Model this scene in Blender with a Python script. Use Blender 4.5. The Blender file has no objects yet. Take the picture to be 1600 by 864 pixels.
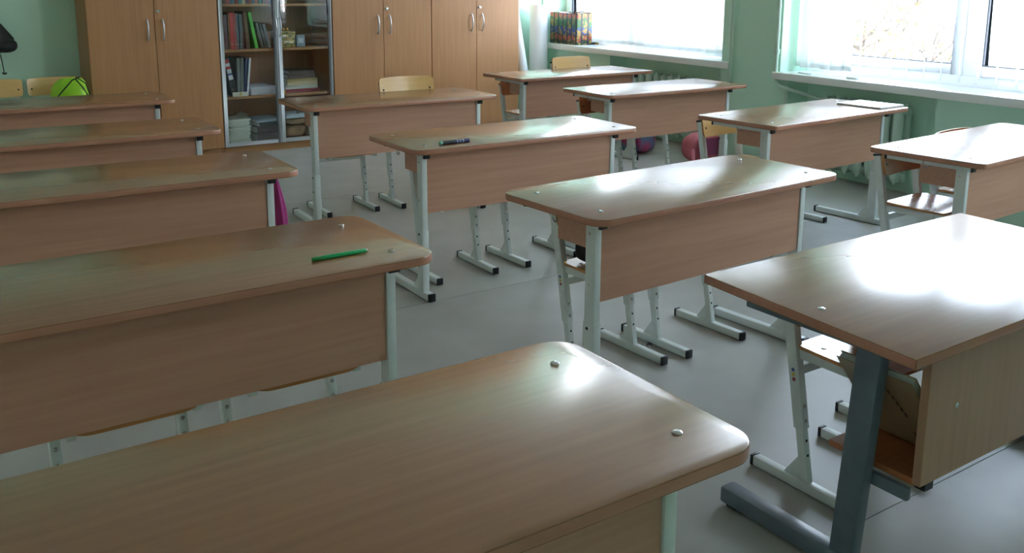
import bpy, bmesh, math, random
from mathutils import Vector, Matrix
random.seed(7)
C = bpy.context.scene.collection
SC = bpy.context.scene

# ------------------------------------------------------------------ camera
def make_camera():
    f, p, r, yw, H = 1457.87, 0.198168, 0.005158, 0.598141, 1.3534
    fw = Vector((math.sin(yw)*math.cos(p), math.cos(yw)*math.cos(p), -math.sin(p)))
    rt = Vector((math.cos(yw), -math.sin(yw), 0)); up = rt.cross(fw)
    rt2 = math.cos(r)*rt + math.sin(r)*up; up2 = -math.sin(r)*rt + math.cos(r)*up
    cam = bpy.data.cameras.new('camera'); ob = bpy.data.objects.new('camera', cam); C.objects.link(ob)
    m = Matrix((rt2, up2, -fw)).transposed().to_4x4(); m.translation = Vector((0, 0, H))
    ob.matrix_world = m
    cam.sensor_fit = 'HORIZONTAL'; cam.sensor_width = 36.0; cam.lens = f/1600*36
    cam.shift_y = -(432-264)/1600; cam.clip_start = 0.02; cam.clip_end = 200
    SC.camera = ob
make_camera()

# ------------------------------------------------------------------ sky, view settings
SKY = 33.5
world = bpy.data.worlds.new('overcast_sky'); SC.world = world; world.use_nodes = True
bg = world.node_tree.nodes['Background']

wn, wl = world.node_tree.nodes, world.node_tree.links
wtc = wn.new('ShaderNodeTexCoord'); wsp = wn.new('ShaderNodeSeparateXYZ'); wrp = wn.new('ShaderNodeValToRGB')

SKYRAMP = [(0.0, (1, 1, 1)), (.10, (.95, .98, 1.0)), (.30, (.50, .57, .68)), (.60, (.24, .32, .46)), (1.0, (.14, .22, .38))]   # clear sky: bright hazy horizon, deeper blue overhead
for i, (p, c) in enumerate(SKYRAMP):
    el = wrp.color_ramp.elements[i] if i < 2 else wrp.color_ramp.elements.new(p)
    el.position = p; el.color = c+(1,)
wl.new(wtc.outputs['Generated'], wsp.inputs[0]); wl.new(wsp.outputs[2], wrp.inputs[0]); wl.new(wrp.outputs[0], bg.inputs[0])
bg.inputs[1].default_value = SKY
SC.view_settings.view_transform = 'Standard'; SC.view_settings.look = 'None'
SC.view_settings.gamma = 1.0; SC.view_settings.use_curve_mapping = False
SC.view_settings.exposure = 0.0
try:
    SC.cycles.use_denoising = True
    SC.cycles.max_bounces = 12; SC.cycles.diffuse_bounces = 8; SC.cycles.glossy_bounces = 6
    SC.cycles.transmission_bounces = 10; SC.cycles.transparent_max_bounces = 16
    SC.cycles.sample_clamp_indirect = 12.0
    SC.cycles.caustics_reflective = False; SC.cycles.caustics_refractive = False
except Exception:
    pass

# the window wall: s runs along it from the back corner towards the camera, t outwards
WO = Vector((5.569, 7.65, 0)); WU = Vector((-.0554, -.9985, 0)); WN = Vector((.9985, -.0554, 0))
W_ANG = math.atan2(WU.y, WU.x)
def W(s, t, z): return WO + WU*s + WN*t + Vector((0, 0, z))
WM = Matrix((WU, WN, Vector((0, 0, 1)))).transposed().to_4x4(); WM.translation = WO   # (s,t,z) -> world
WINDOWS = [(0.02, 2.57, .76), (3.17, 6.10, .725), (6.85, 8.15, .725)]   # s0, s1, sill height
WIN_TOP = 2.82
for s0, s1, zs in WINDOWS:                                   # sampling portals in the window openings
    L = bpy.data.lights.new('window_portal', 'AREA'); L.shape = 'RECTANGLE'
    L.size = (s1-s0); L.size_y = WIN_TOP-zs; L.cycles.is_portal = True
    o = bpy.data.objects.new('window_portal', L); C.objects.link(o)
    m = Matrix((WU, Vector((0, 0, 1)), WN)).transposed().to_4x4()
    if m.determinant() < 0: m = Matrix((-WU, Vector((0, 0, 1)), WN)).transposed().to_4x4()
    m.translation = W((s0+s1)/2, .34, (WIN_TOP+zs)/2); o.matrix_world = m

# ------------------------------------------------------------------ mesh helpers
class MB:
    def __init__(s): s.v = []; s.f = []; s.m = []
    def add(s, vs, fs, mat=0):
        b = len(s.v); s.v += [tuple(v) for v in vs]
        for f in fs: s.f.append([b+i for i in f]); s.m.append(mat)
        return s
    def box(s, x0, x1, y0, y1, z0, z1, mat=0):
        vs = [(x, y, z) for x in (x0, x1) for y in (y0, y1) for z in (z0, z1)]
        return s.add(vs, [(0,1,3,2),(4,6,7,5),(0,4,5,1),(2,3,7,6),(0,2,6,4),(1,5,7,3)], mat)
    def bar(s, p, q, w, h, side=(1,0,0), mat=0):
        # rectangular bar from p to q: w along `side`, h across
        p, q, sd = Vector(p), Vector(q), Vector(side).normalized()
        d = (q-p).normalized(); u = d.cross(sd).normalized(); sd = u.cross(d).normalized()
        vs = []
        for c in (p, q):
            for a, b in ((-1,-1),(1,-1),(1,1),(-1,1)): vs.append(c+sd*(a*w/2)+u*(b*h/2))
        return s.add(vs, [(3,2,1,0),(4,5,6,7),(0,1,5,4),(1,2,6,5),(2,3,7,6),(3,0,4,7)], mat)
    def tube(s, pts, r, n=10, mat=0, cap=True):
        pts = [Vector(p) for p in pts]; rs = r if isinstance(r, (list, tuple)) else [r]*len(pts)
        b = []; ref = None
        for i, p in enumerate(pts):
            d = (pts[min(i+1, len(pts)-1)]-pts[max(i-1, 0)]).normalized()
            if ref is None: ref = d.orthogonal().normalized()
            ref = (ref-d*ref.dot(d)).normalized(); k = d.cross(ref)
            b.append([p+(ref*math.cos(2*math.pi*j/n)+k*math.sin(2*math.pi*j/n))*rs[i] for j in range(n)])
        vs = [v for ring in b for v in ring]; fs = []
        for i in range(len(pts)-1):
            for j in range(n): fs.append((i*n+j, i*n+(j+1)%n, (i+1)*n+(j+1)%n, (i+1)*n+j))
        if cap: fs += [tuple(range(n-1, -1, -1)), tuple((len(pts)-1)*n+j for j in range(n))]
        return s.add(vs, fs, mat)
    def prism(s, ol, z0, z1, mtop=0, mside=0):
        n = len(ol); vs = [(x, y, z0) for x, y in ol]+[(x, y, z1) for x, y in ol]
        s.add(vs, [], 0); b = len(s.v)-2*n
        s.f.append([b+n+i for i in range(n)]); s.m.append(mtop)
        s.f.append([b+i for i in range(n-1, -1, -1)]); s.m.append(mtop)
        for i in range(n):
            j = (i+1) % n; s.f.append([b+i, b+j, b+n+j, b+n+i]); s.m.append(mside)
        return s
    def dome(s, c, nrm, r, h, n=14, mat=0):
        c, nrm = Vector(c), Vector(nrm).normalized(); a = nrm.orthogonal().normalized(); b = nrm.cross(a)
        vs = []; lv = [(1, 0), (.98, .35), (.78, .75), (.4, .96)]
        for rr, hh in lv:
            for j in range(n):
                t = 2*math.pi*j/n; vs.append(c+(a*math.cos(t)+b*math.sin(t))*r*rr+nrm*h*hh)
        fs = []
        for i in range(len(lv)-1):
            for j in range(n): fs.append((i*n+j, i*n+(j+1)%n, (i+1)*n+(j+1)%n, (i+1)*n+j))
        fs.append(tuple((len(lv)-1)*n+j for j in range(n)))
        return s.add(vs, fs, mat)
    def grid(s, fn, nu, nv, mat=0, closed_u=False):
        vs = [fn(i/nu, j/nv) for j in range(nv+1) for i in range(nu+1)]; w = nu+1
        return s.add(vs, [(j*w+i, j*w+i+1, (j+1)*w+i+1, (j+1)*w+i) for j in range(nv) for i in range(nu)], mat)
    def mesh(s, name, mats, bevel=0, seg=2, smooth=35):
        me = bpy.data.meshes.new(name); me.from_pydata(s.v, [], s.f)
        for m in (mats if isinstance(mats, (list, tuple)) else [mats]): me.materials.append(m)
        me.polygons.foreach_set('material_index', s.m)
        if bevel:
            bm = bmesh.new(); bm.from_mesh(me)
            bmesh.ops.remove_doubles(bm, verts=bm.verts, dist=1e-6)
            ed = [e for e in bm.edges if len(e.link_faces) == 2 and e.calc_face_angle(0) > math.radians(40)]
            bmesh.ops.bevel(bm, geom=ed, offset=bevel, segments=seg, affect='EDGES', profile=.5, clamp_overlap=True)
            bm.to_mesh(me); bm.free()
        if smooth:
            me.polygons.foreach_set('use_smooth', [True]*len(me.polygons))
            try: me.set_sharp_from_angle(angle=math.radians(smooth))
            except Exception: pass
        me.update(); return me

CACHE = {}
def part(name, key, fn, mats, parent=None, loc=(0,0,0), rot=(0,0,0), bevel=0, seg=2, smooth=35):
    """one mesh object; alike pieces share mesh data through the key"""
    me = CACHE.get(key) if key else None
    if me is None:
        mb = MB(); fn(mb); me = mb.mesh(name, mats, bevel, seg, smooth)
        if key: CACHE[key] = me
    o = bpy.data.objects.new(name, me); C.objects.link(o)
    o.location = loc; o.rotation_euler = rot
    if parent is not None: o.parent = parent
    return o
def tag(o, label, cat, group=None):
    o['label'] = label; o['category'] = cat
    if group: o['group'] = group
    return o
def thing(name, label, cat, loc=(0,0,0), rz=0, group=None):
    o = bpy.data.objects.new(name, None); C.objects.link(o); o.empty_display_size = .1
    o.location = loc; o.rotation_euler = (0, 0, rz); return tag(o, label, cat, group)
def struct(name, fn, mats, matrix=None, **k):
    o = part(name, None, fn, mats, **k); o['kind'] = 'structure'
    if matrix is not None: o.matrix_world = matrix
    return o

# ------------------------------------------------------------------ materials
def lin(c):
    return tuple((x/255/12.92 if x/255 <= .04045 else ((x/255+.055)/1.055)**2.4) for x in c)+(1,)
def base(name, col, rough=.5, metal=0, spec=.5):
    m = bpy.data.materials.new(name); m.use_nodes = True; b = m.node_tree.nodes['Principled BSDF']
    b.inputs['Base Color'].default_value = lin(col); b.inputs['Roughness'].default_value = rough
    b.inputs['Metallic'].default_value = metal; b.inputs['Specular IOR Level'].default_value = spec
    return m, m.node_tree, b
def noisy(name, c1, c2, scale=8, rough=.5, stretch=(1,1,1), detail=4, metal=0, bump=0, spec=.5, lo=.3, hi=.7, coat=0):
    m, nt, b = base(name, c1, rough, metal, spec); N = nt.nodes
    tc = N.new('ShaderNodeTexCoord'); mp = N.new('ShaderNodeMapping'); mp.inputs['Scale'].default_value = stretch
    oi = N.new('ShaderNodeObjectInfo'); vm = N.new('ShaderNodeVectorMath'); vm.operation = 'ADD'
    sc = N.new('ShaderNodeMath'); sc.operation = 'MULTIPLY'; sc.inputs[1].default_value = 17.0
    nt.links.new(oi.outputs['Random'], sc.inputs[0]); nt.links.new(tc.outputs['Object'], vm.inputs[0]); nt.links.new(sc.outputs[0], vm.inputs[1])
    nz = N.new('ShaderNodeTexNoise'); nz.inputs['Scale'].default_value = scale; nz.inputs['Detail'].default_value = detail
    rp = N.new('ShaderNodeValToRGB'); rp.color_ramp.elements[0].position = lo; rp.color_ramp.elements[1].position = hi
    rp.color_ramp.elements[0].color = lin(c1); rp.color_ramp.elements[1].color = lin(c2)
    nt.links.new(vm.outputs[0], mp.inputs[0]); nt.links.new(mp.outputs[0], nz.inputs['Vector'])
    nt.links.new(nz.outputs['Fac'], rp.inputs[0]); nt.links.new(rp.outputs[0], b.inputs['Base Color'])
    if bump:
        bp = N.new('ShaderNodeBump'); bp.inputs['Strength'].default_value = bump; bp.inputs['Distance'].default_value = .002
        nt.links.new(nz.outputs['Fac'], bp.inputs['Height']); nt.links.new(bp.outputs[0], b.inputs['Normal'])
    if coat: b.inputs['Coat Weight'].default_value = coat; b.inputs['Coat Roughness'].default_value = .25
    return m
def wood(name, c1, c2, rough, axis, spec=.5, coat=0):
    st = [26, 26, 26]; st['xyz'.index(axis)] = 1.1
    return noisy(name, c1, c2, 2.2, rough, tuple(st), 6, 0, 0, spec, .25, .75, coat)
M = {}
M['top'] = wood('beech_laminate_top', (142,98,64), (154,109,73), .22, 'x', .8, coat=.22)
M['edge'] = wood('beech_edge_band', (176,120,94), (186,132,106), .34, 'x')
M['panel'] = wood('beech_laminate_panel', (190,140,114), (203,155,128), .42, 'x')
M['panelv'] = wood('beech_laminate_panel_upright', (160,122,92), (172,134,103), .42, 'z')
M['cab'] = wood('alder_cabinet_laminate', (170,119,76), (183,133,89), .42, 'z')
M['cabside'] = wood('alder_cabinet_shelf', (170,122,78), (184,137,90), .45, 'x')
M['ply'] = wood('lacquered_plywood', (226,180,112), (236,194,128), .28, 'x', coat=.3)
M['plyred'] = wood('brown_lacquered_plywood', (160,96,60), (178,112,72), .22, 'x', coat=.5)
M['ply_edge'] = wood('plywood_edge', (190,128,70), (206,150,92), .5, 'x')
M['steel'] = noisy('light_grey_painted_steel', (216,223,220), (222,229,226), 30, .38)
M['darksteel'] = noisy('blue_grey_painted_steel', (92,106,116), (102,116,126), 30, .36)
M['chrome'] = base('brushed_metal', (190,190,188), .25, 1)[0]
M['alu'] = base('satin_aluminium', (205,208,212), .38, .85)[0]
M['black'] = base('black_plastic', (22,24,28), .45)[0]
M['hole'] = base('dark_hole', (12,12,14), .9)[0]
M['wall'] = noisy('mint_green_wall_paint', (196,232,211), (201,236,215), 3, .55, bump=.03)
M['wallpale'] = noisy('pale_bounce_wall_paint', (236,236,226), (240,240,232), 3, .6)  # invented tone for the unseen left wall, kept pale to bounce more light
M['ceil'] = noisy('white_ceiling_paint', (246,246,245), (249,249,248), 3, .8)
M['floor'] = noisy('grey_beige_linoleum', (164,163,157), (175,174,168), 5, .42, detail=8, spec=.3)
M['seam'] = base('linoleum_seam', (96,92,84), .7)[0]
M['sill'] = noisy('white_sill_paint', (240,241,238), (246,247,244), 6, .30)
M['pvc'] = base('white_window_plastic', (248,249,250), .3)[0]
M['gasket'] = base('grey_rubber_gasket', (70,76,84), .6)[0]
M['rad'] = noisy('pale_green_radiator_enamel', (196,218,202), (202,223,208), 4, .36)
M['pipe'] = noisy('pale_green_pipe_paint', (192,216,199), (197,220,203), 4, .38)
M['paper'] = noisy('white_paper', (226,228,226), (236,238,236), 4, .6)
M['paperg'] = noisy('greyish_green_paper', (196,206,194), (214,222,210), 4, .7)
M['rubber'] = base('grey_rubber_pad', (46,48,52), .8)[0]
def glass_mat():
    m = bpy.data.materials.new('clear_glass'); m.use_nodes = True; nt = m.node_tree; N = nt.nodes
    N.remove(N['Principled BSDF']); out = N['Material Output']
    tr = N.new('ShaderNodeBsdfTransparent'); tr.inputs[0].default_value = (.975,.985,.98,1)
    gl = N.new('ShaderNodeBsdfGlossy'); gl.inputs['Roughness'].default_value = .02
    lw = N.new('ShaderNodeLayerWeight'); lw.inputs[0].default_value = .5; mx = N.new('ShaderNodeMixShader')
    pw = N.new('ShaderNodeMath'); pw.operation = 'POWER'; pw.inputs[1].default_value = 5; nt.links.new(lw.outputs['Facing'], pw.inputs[0])
    fr = N.new('ShaderNodeMath'); fr.operation = 'MULTIPLY_ADD'; fr.inputs[1].default_value = .96; fr.inputs[2].default_value = .04; nt.links.new(pw.outputs[0], fr.inputs[0])
    nt.links.new(fr.outputs[0], mx.inputs[0]); nt.links.new(tr.outputs[0], mx.inputs[1]); nt.links.new(gl.outputs[0], mx.inputs[2])
    nt.links.new(mx.outputs[0], out.inputs[0]); return m
M['glass'] = glass_mat()
def blind_mat():
    m = bpy.data.materials.new('white_blind_fabric'); m.use_nodes = True; nt = m.node_tree; N = nt.nodes
    N.remove(N['Principled BSDF']); out = N['Material Output']
    d = N.new('ShaderNodeBsdfDiffuse'); d.inputs[0].default_value = (.92,.92,.90,1)
    t = N.new('ShaderNodeBsdfTranslucent'); t.inputs[0].default_value = (.92,.92,.90,1)
    mx = N.new('ShaderNodeMixShader'); mx.inputs[0].default_value = .46
    nt.links.new(d.outputs[0], mx.inputs[1]); nt.links.new(t.outputs[0], mx.inputs[2]); nt.links.new(mx.outputs[0], out.inputs[0]); return m
M['blind'] = blind_mat()
def plain(name, c, rough=.55, var=8, scale=10, bump=0):
    if name not in M: M[name] = noisy(name, c, tuple(min(255, x+var) for x in c), scale, rough, bump=bump)
    return M[name]

# ------------------------------------------------------------------ the room shell
FY0, FX0, BACK, CEIL = -2.3, -1.7, 7.65, 3.1
floor = struct('floor', lambda b: b.box(FX0-.2, 5.98, FY0-.2, BACK+.2, -.06, -.006), M['seam'])
ys = [FY0-.2, -.785, 1.285, 3.355, 5.425, BACK+.2]
for i in range(5):
    part('linoleum_sheet', None, lambda b: b.box(FX0-.2, 5.98, ys[i]+.0016, ys[i+1]-.0016, -.006, 0), M['floor'], floor, smooth=0)
struct('ceiling', lambda b: b.box(FX0-.2, 6.0, FY0-.2, BACK+.2, CEIL, CEIL+.1), M['ceil'])
struct('wall_back', lambda b: b.box(FX0-.2, 5.60, BACK, BACK+.2, -.05, CEIL), M['wall'])
struct('wall_left', lambda b: b.box(FX0-.2, FX0, FY0-.2, BACK, -.05, CEIL), M['wallpale'])
struct('wall_front', lambda b: b.box(FX0-.2, 5.4, FY0-.2, FY0, -.05, CEIL), M['wall'])
NICHES = [(1.14, 2.60), (3.26, 4.44), (6.95, 8.0)]
def wall_right(b):
    TH, ND, SE = .42, .20, 10.1
    prev = -.02
    for (s0, s1, zs), (n0, n1) in zip(WINDOWS, NICHES):
        b.box(prev, s0, 0, TH, -.05, CEIL)                 # pier
        b.box(s0, s1, 0, TH, WIN_TOP, CEIL)                # lintel
        top = zs-.055
        if n0 > s0: b.box(s0, n0, 0, TH, -.05, top)
        b.box(n0, min(n1, s1), ND, TH, -.05, top)
        if n1 < s1: b.box(n1, s1, 0, TH, -.05, top)
        prev = s1
    b.box(prev, SE, 0, TH, -.05, CEIL)
struct('wall_right', wall_right, M['wall'], WM, smooth=0)

# window sills
SILLS = [(0.012, 2.685, .76), (3.135, 6.16, .725), (6.79, 8.21, .725)]
for i, (s0, s1, z) in enumerate(SILLS):
    struct('trim_%d' % (i+1), lambda b: b.box(s0, s1, -.05, .30, z-.052, z), M['sill'], WM, bevel=.006)

# windows: frame, mullions, sashes, panes
def window(n, s0, s1, zs, mids):
    t0, t1 = .27, .34
    root = struct('window_%d' % n, lambda b: (b.box(s0, s0+.06, t0, t1, zs, WIN_TOP), b.box(s1-.06, s1, t0, t1, zs, WIN_TOP),
        b.box(s0+.06, s1-.06, t0, t1, zs, zs+.07), b.box(s0+.06, s1-.06, t0, t1, WIN_TOP-.06, WIN_TOP)), M['pvc'], WM, bevel=.004)
    cuts = [s0+.06]+list(mids)+[s1-.06]
    for mc in mids: part('mullion', None, lambda b: b.box(mc-.035, mc+.035, t0, t1, zs+.07, WIN_TOP-.06), M['pvc'], root, bevel=.004)
    for i in range(len(cuts)-1):
        a, c = cuts[i]+(.035 if i else 0), cuts[i+1]-(.035 if i < len(cuts)-2 else 0)
        z0, z1, w = zs+.07, WIN_TOP-.06, .065
        sash = part('sash', None, lambda b: (b.box(a+.002, a+w, t0-.012, t1-.01, z0+.002, z1-.002), b.box(c-w, c-.002, t0-.012, t1-.01, z0+.002, z1-.002),
            b.box(a+w, c-w, t0-.012, t1-.01, z0+.002, z0+w), b.box(a+w, c-w, t0-.012, t1-.01, z1-w, z1-.002)), M['pvc'], root, bevel=.004)
        part('gasket', None, lambda b: (b.box(a+w, c-w, t0-.006, t0+.01, z0+w, z0+w+.006), b.box(a+w, a+w+.006, t0-.006, t0+.01, z0+w, z1-w),
            b.box(c-w-.006, c-w, t0-.006, t0+.01, z0+w, z1-w)), M['gasket'], sash, smooth=0)
        part('pane', None, lambda b: b.box(a+w-.004, c-w+.004, t0+.012, t0+.016, z0+w-.004, z1-w+.004), M['glass'], sash, smooth=0)
window(1, *WINDOWS[0], (1.30,))
window(2, *WINDOWS[1], (4.44, 5.30))
window(3, *WINDOWS[2], ())

# vertical blinds
def slat_mesh(h):
    def fn(b):
        b.grid(lambda u, v: ((u-.5)*.127, .006*math.cos((u-.5)*2.6), v*h), 6, 2)
    return fn
def blind(label, zs, slats, zb_off=.035):
    root = thing('vertical_blind', label, 'blind', W(slats[0][0], .15, WIN_TOP-.05))
    root.matrix_world = Matrix.Translation(W(0, 0, 0)) @ WM.to_3x3().to_4x4()
    sa, sb = slats[0][0]-.06, slats[-1][0]+.06
    part('head_rail', None, lambda b: b.box(sa, sb, .125, .165, WIN_TOP-.075, WIN_TOP-.03), M['pvc'], root, bevel=.003)
    zb = zs+zb_off; pts = []
    for (s, ang) in slats:
        h = round(WIN_TOP-.08-zb, 3); dz = random.uniform(-.004, .004)
        o = part('slat', 'slat%.3f' % h, slat_mesh(h), M['blind'], root, (s, .15, zb+dz), (0, 0, math.radians(ang)))
        part('slat_weight', 'slat_weight', lambda b: b.box(-.058, .058, .0045, .0055, .001, .032), M['blind'], o, smooth=0)
        pts.append((s, .15))
    def chain(b):
        p = []
        for (x0, y0), (x1, y1) in zip(pts, pts[1:]):
            for k in range(6):
                q = k/6; p.append((x0+(x1-x0)*q, y0-.02, zb+.012-.016*math.sin(math.pi*q)))
        b.tube(p, .0011, 5)
    part('bead_chain', None, chain, M['pvc'], root)
sl1 = []; s = .74
while s < 2.55: sl1.append((s, random.choice([22, 26, 30, 24, 20]))); s += .112
blind('white vertical blind drawn shut over the far window beside the patterned box', .76, sl1)
sl2 = [(3.225, -8), (3.30, 38), (3.385, 22), (3.475, 18), (3.565, 30), (3.625, -20)]
sl2 += [(3.73+.122*k, -57+.5*k) for k in range(19)]
blind('white vertical blind with opened slats over the near window', .725, sl2)
sl3 = [(6.96+.122*k, 34) for k in range(10)]
blind('white vertical blind over the window beyond the right edge of view', .725, sl3)

# ------------------------------------------------------------------ radiators and pipes
def rad_section(b):
    H = .535
    def col(yc, dy, wx):
        n = 14; lv = []
        for k in range(n+1):
            q = k/n; e = 2*q-1; a = (1-abs(e)**7)**.5 if abs(e) < 1 else 0
            lv.append((q, max(a, .02)))
        m = 14; vs = []
        for q, a in lv:
            for j in range(m):
                th = 2*math.pi*j/m; vs.append((math.copysign(abs(math.cos(th))**1.2, math.cos(th))*wx*a, yc+math.sin(th)*dy*a, q*H))
        fs = [(i*m+j, i*m+(j+1)%m, (i+1)*m+(j+1)%m, (i+1)*m+j) for i in range(n) for j in range(m)]
        fs += [tuple(range(m-1, -1, -1)), tuple(n*m+j for j in range(m))]
        b.add(vs, fs)
    col(-.038, .030, .034); col(.038, .030, .034)
    for z in (.045, H-.045): b.box(-.012, .012, -.04, .04, z-.03, z+.03)
    for z in (.05, H-.05): b.tube([(-.052, 0, z), (.052, 0, z)], .026, 12)
def radiator(label, s0, n, pitch):
    root = thing('radiator', label, 'radiator', W(s0, .10, 0), W_ANG)
    for k in range(n): part('radiator_section', 'rads', rad_section, M['rad'], root, (k*pitch+.05, 0, .065))
    for k in (1, n-2): part('wall_bracket', 'radb', lambda b: b.box(-.012, .012, .03, .105, .50, .53), M['rad'], root, (k*pitch+.10, 0, 0))
    return root
radiator('pale green radiator under the far window sill', 1.28, 9, .098)
radiator('pale green radiator under the near window sill', 3.50, 7, .098)
def pipe(label, pts, r, clips=(), extra=None):
    root = thing('heating_pipe', label, 'pipe', W(*pts[0]))
    root.matrix_world = WM
    P = [Vector(p) for p in pts]; sm = [P[0]]
    for i in range(1, len(P)-1):
        a, c, d = P[i-1], P[i], P[i+1]; k = .07
        p0 = c+(a-c).normalized()*k; p1 = c+(d-c).normalized()*k
        for q in range(7):
            u = q/6; sm.append(p0*(1-u)**2+c*2*u*(1-u)+p1*u*u)
    sm.append(P[-1])
    part('pipe_run', None, lambda b: b.tube(sm, r, 12), M['pipe'], root)
    for c in clips: part('pipe_clip', None, lambda b: b.tube([(c[0], c[1], c[2]-.018), (c[0], c[1], c[2]+.018)], r+.006, 12), M['pipe'], root)
    if extra: part('pipe_branch', None, lambda b: b.tube(extra, r*.8, 10), M['pipe'], root)
pipe('green vertical heating pipe bending towards the far radiator', [(2.70, -.035, CEIL), (2.70, -.035, .60), (2.58, .09, .575), (2.16, .10, .55)], .014, [(2.70, -.035, 1.05)])
pipe('green vertical heating pipe bending towards the near radiator', [(3.155, -.028, CEIL), (3.155, -.028, .625), (3.30, -.02, .61), (3.50, .10, .55)], .014, [(3.155, -.028, .87)],
     [(3.25, -.01, .60), (3.25, -.01, .05)])
pipe('green low heating pipe running along the foot of the window wall', [(2.72, -.05, .34), (3.16, -.05, .30), (3.19, -.05, .02)], .014)

# ------------------------------------------------------------------ school desks
def rrect(hx, hy, r, n=8):
    ol = []
    for cx, cy, a0 in ((hx-r, hy-r, 0), (-hx+r, hy-r, 90), (-hx+r, -hy+r, 180), (hx-r, -hy+r, 270)):
        for k in range(n+1):
            a = math.radians(a0+90*k/n); ol.append((cx+r*math.cos(a), cy+r*math.sin(a)))
    return ol
def rig_frame(root, sx, top, st):
    """one side frame of a pupil's desk"""
    lg = part('leg', 'leg', lambda b: b.bar((0, 0, -.42), (0, 0, -.05), .026, .046, (1,0,0)), st, root, (sx*.511, -.127, top), bevel=.003)
    for z in (-.075, -.24):
        part('screw', 'lscrew', lambda b: b.dome((0,0,0), (1,0,0), .0042, .002, 8), M['chrome'], lg, (sx*.013, .004, z), (0, 0, 0 if sx > 0 else math.pi))
    sl = part('leg_sleeve', 'sleeve', lambda b: b.bar((0, 0, .028), (0, 0, .305), .032, .052, (1,0,0)), st, root, (sx*.511, -.127, 0), bevel=.003)
    for z in (.205, .285):
        part('bolt', 'sbolt', lambda b: b.dome((0,0,0), (1,0,0), .0055, .003, 8), M['black'], sl, (sx*.016, .005, z), (0, 0, 0 if sx > 0 else math.pi))
    ft = part('foot', 'foot', lambda b: b.box(-.016, .016, -.195, .235, .003, .034), st, root, (sx*.511, 0, 0), bevel=.003)
    for y in (-.208, .235):
        part('foot_cap', 'fcap', lambda b: b.box(-.017, .017, 0, .013, .001, .036), M['black'], ft, (0, y, 0), bevel=.003)
    part('gusset', 'gusset', lambda b: b.prism([(0, 0), (.065, 0), (0, .075)], -.002, .002), st, root, (sx*.511, -.103, .033), (math.pi/2, 0, math.pi/2))
    br = part('top_bearer', 'bearer', lambda b: b.box(-.014, .014, -.165, .20, -.052, -.0225), st, root, (sx*.511, 0, top), bevel=.003)
    for y in (-.173, .20): part('bearer_cap', 'bcap', lambda b: b.box(-.0155, .0155, 0, .010, -.054, -.0225), M['black'], br, (0, y, 0), bevel=.002)
def school_desk(label, x, y, yaw, top, hx=.60, r=.055, hook=True):
    root = thing('school_desk', label, 'desk', (x, y, 0), yaw, 'pupils\' desks in three columns')
    tp = part('tabletop', 'top%.3f%.3f' % (hx, r), lambda b: b.prism(rrect(hx, .25, r), -.0225, 0, 0, 1), [M['top'], M['edge']], root, (0, 0, top), bevel=.0028, seg=2)
    for sx in (-1, 1):
        for sy in (-1, 1):
            part('bolt_head', 'tbolt', lambda b: b.dome((0,0,0), (0,0,1), .0085, .0032), M['chrome'], tp, (sx*.511, sy*.1555, 0))
        rig_frame(root, sx, top, M['steel'])
    part('front_panel', 'panel', lambda b: b.box(-.4965, .4965, -.1445, -.1285, -.297, -.0235), M['panel'], root, (0, 0, top), bevel=.001, seg=1)
    tray = part('book_shelf', 'tray', lambda b: b.box(-.478, .478, -.126, .062, -.135, -.119), M['panel'], root, (0, 0, top), bevel=.001, seg=1)
    for sx in (-1, 1):
        part('shelf_side', 'trayside', lambda b: b.box(-.008, .008, -.100, .062, -.136, -.0235), M['panel'], tray, (sx*.489, 0, 0), bevel=.001, seg=1)
        if hook:
            part('bag_hook', 'hook', lambda b: b.tube([(0,0,-.0235), (0,0,-.045), (0,-.004,-.056), (0,-.013,-.06), (0,-.021,-.055), (0,-.023,-.046)], .0028, 8), M['chrome'], root, (sx*.555, .02, top))
    return root
DESKS = {
 'A1': (.8169,5.7589,-.0347,.6783,'beech school desk farthest back on the left, before the chairs along the green wall'),
 'A2': (.6978,4.5154,-.0297,.6793,'second beech school desk from the back in the left column'),
 'A3': (.6500,3.4437,-.0264,.6765,'beech school desk with a magenta bag hanging at its right end'),
 'A4': (.5310,2.2309,.0025,.6752,'beech school desk with a green felt-tip pen lying on it'),
 'A5': (.4295,1.0923,-.0078,.6886,'large beech school desk in the very foreground, nearest the camera'),
 'B1': (2.4605,4.8808,-.0392,.6906,'beech school desk farthest back in the middle column, before the glazed bookcase'),
 'B2': (2.3850,3.5438,-.0180,.6752,'beech school desk with a dark blue marker lying on it'),
 'B3': (2.2822,2.3100,.0476,.6682,'nearest beech school desk of the middle column, window light on its top'),
 'C1': (4.2813,5.5272,-.0045,.6950,'farthest beech school desk of the window column, near the paper rolls'),
 'C2': (4.2165,4.5097,-.0096,.6861,'second beech school desk from the back in the window column'),
 'C3': (4.1274,3.2366,.0596,.6772,'beech school desk by the near radiator with a thin notebook on it'),
 'C4': (4.0805,2.1805,.0603,.6696,'round-cornered beech school desk at the right edge, its top white with glare'),
}
for k, (x, y, w, z, lb) in DESKS.items():
    school_desk(lb, x, y, w, z, .615 if k in ('C1',) else .60, .022 if k in ('C1', 'C3') else (.04 if k in ('C2', 'C4') else .058))
def dl(k, lx, ly, z=0):
    x, y, w, t, _ = DESKS[k]
    return Vector((x+math.cos(w)*lx-math.sin(w)*ly, y+math.sin(w)*lx+math.cos(w)*ly, z))

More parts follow.
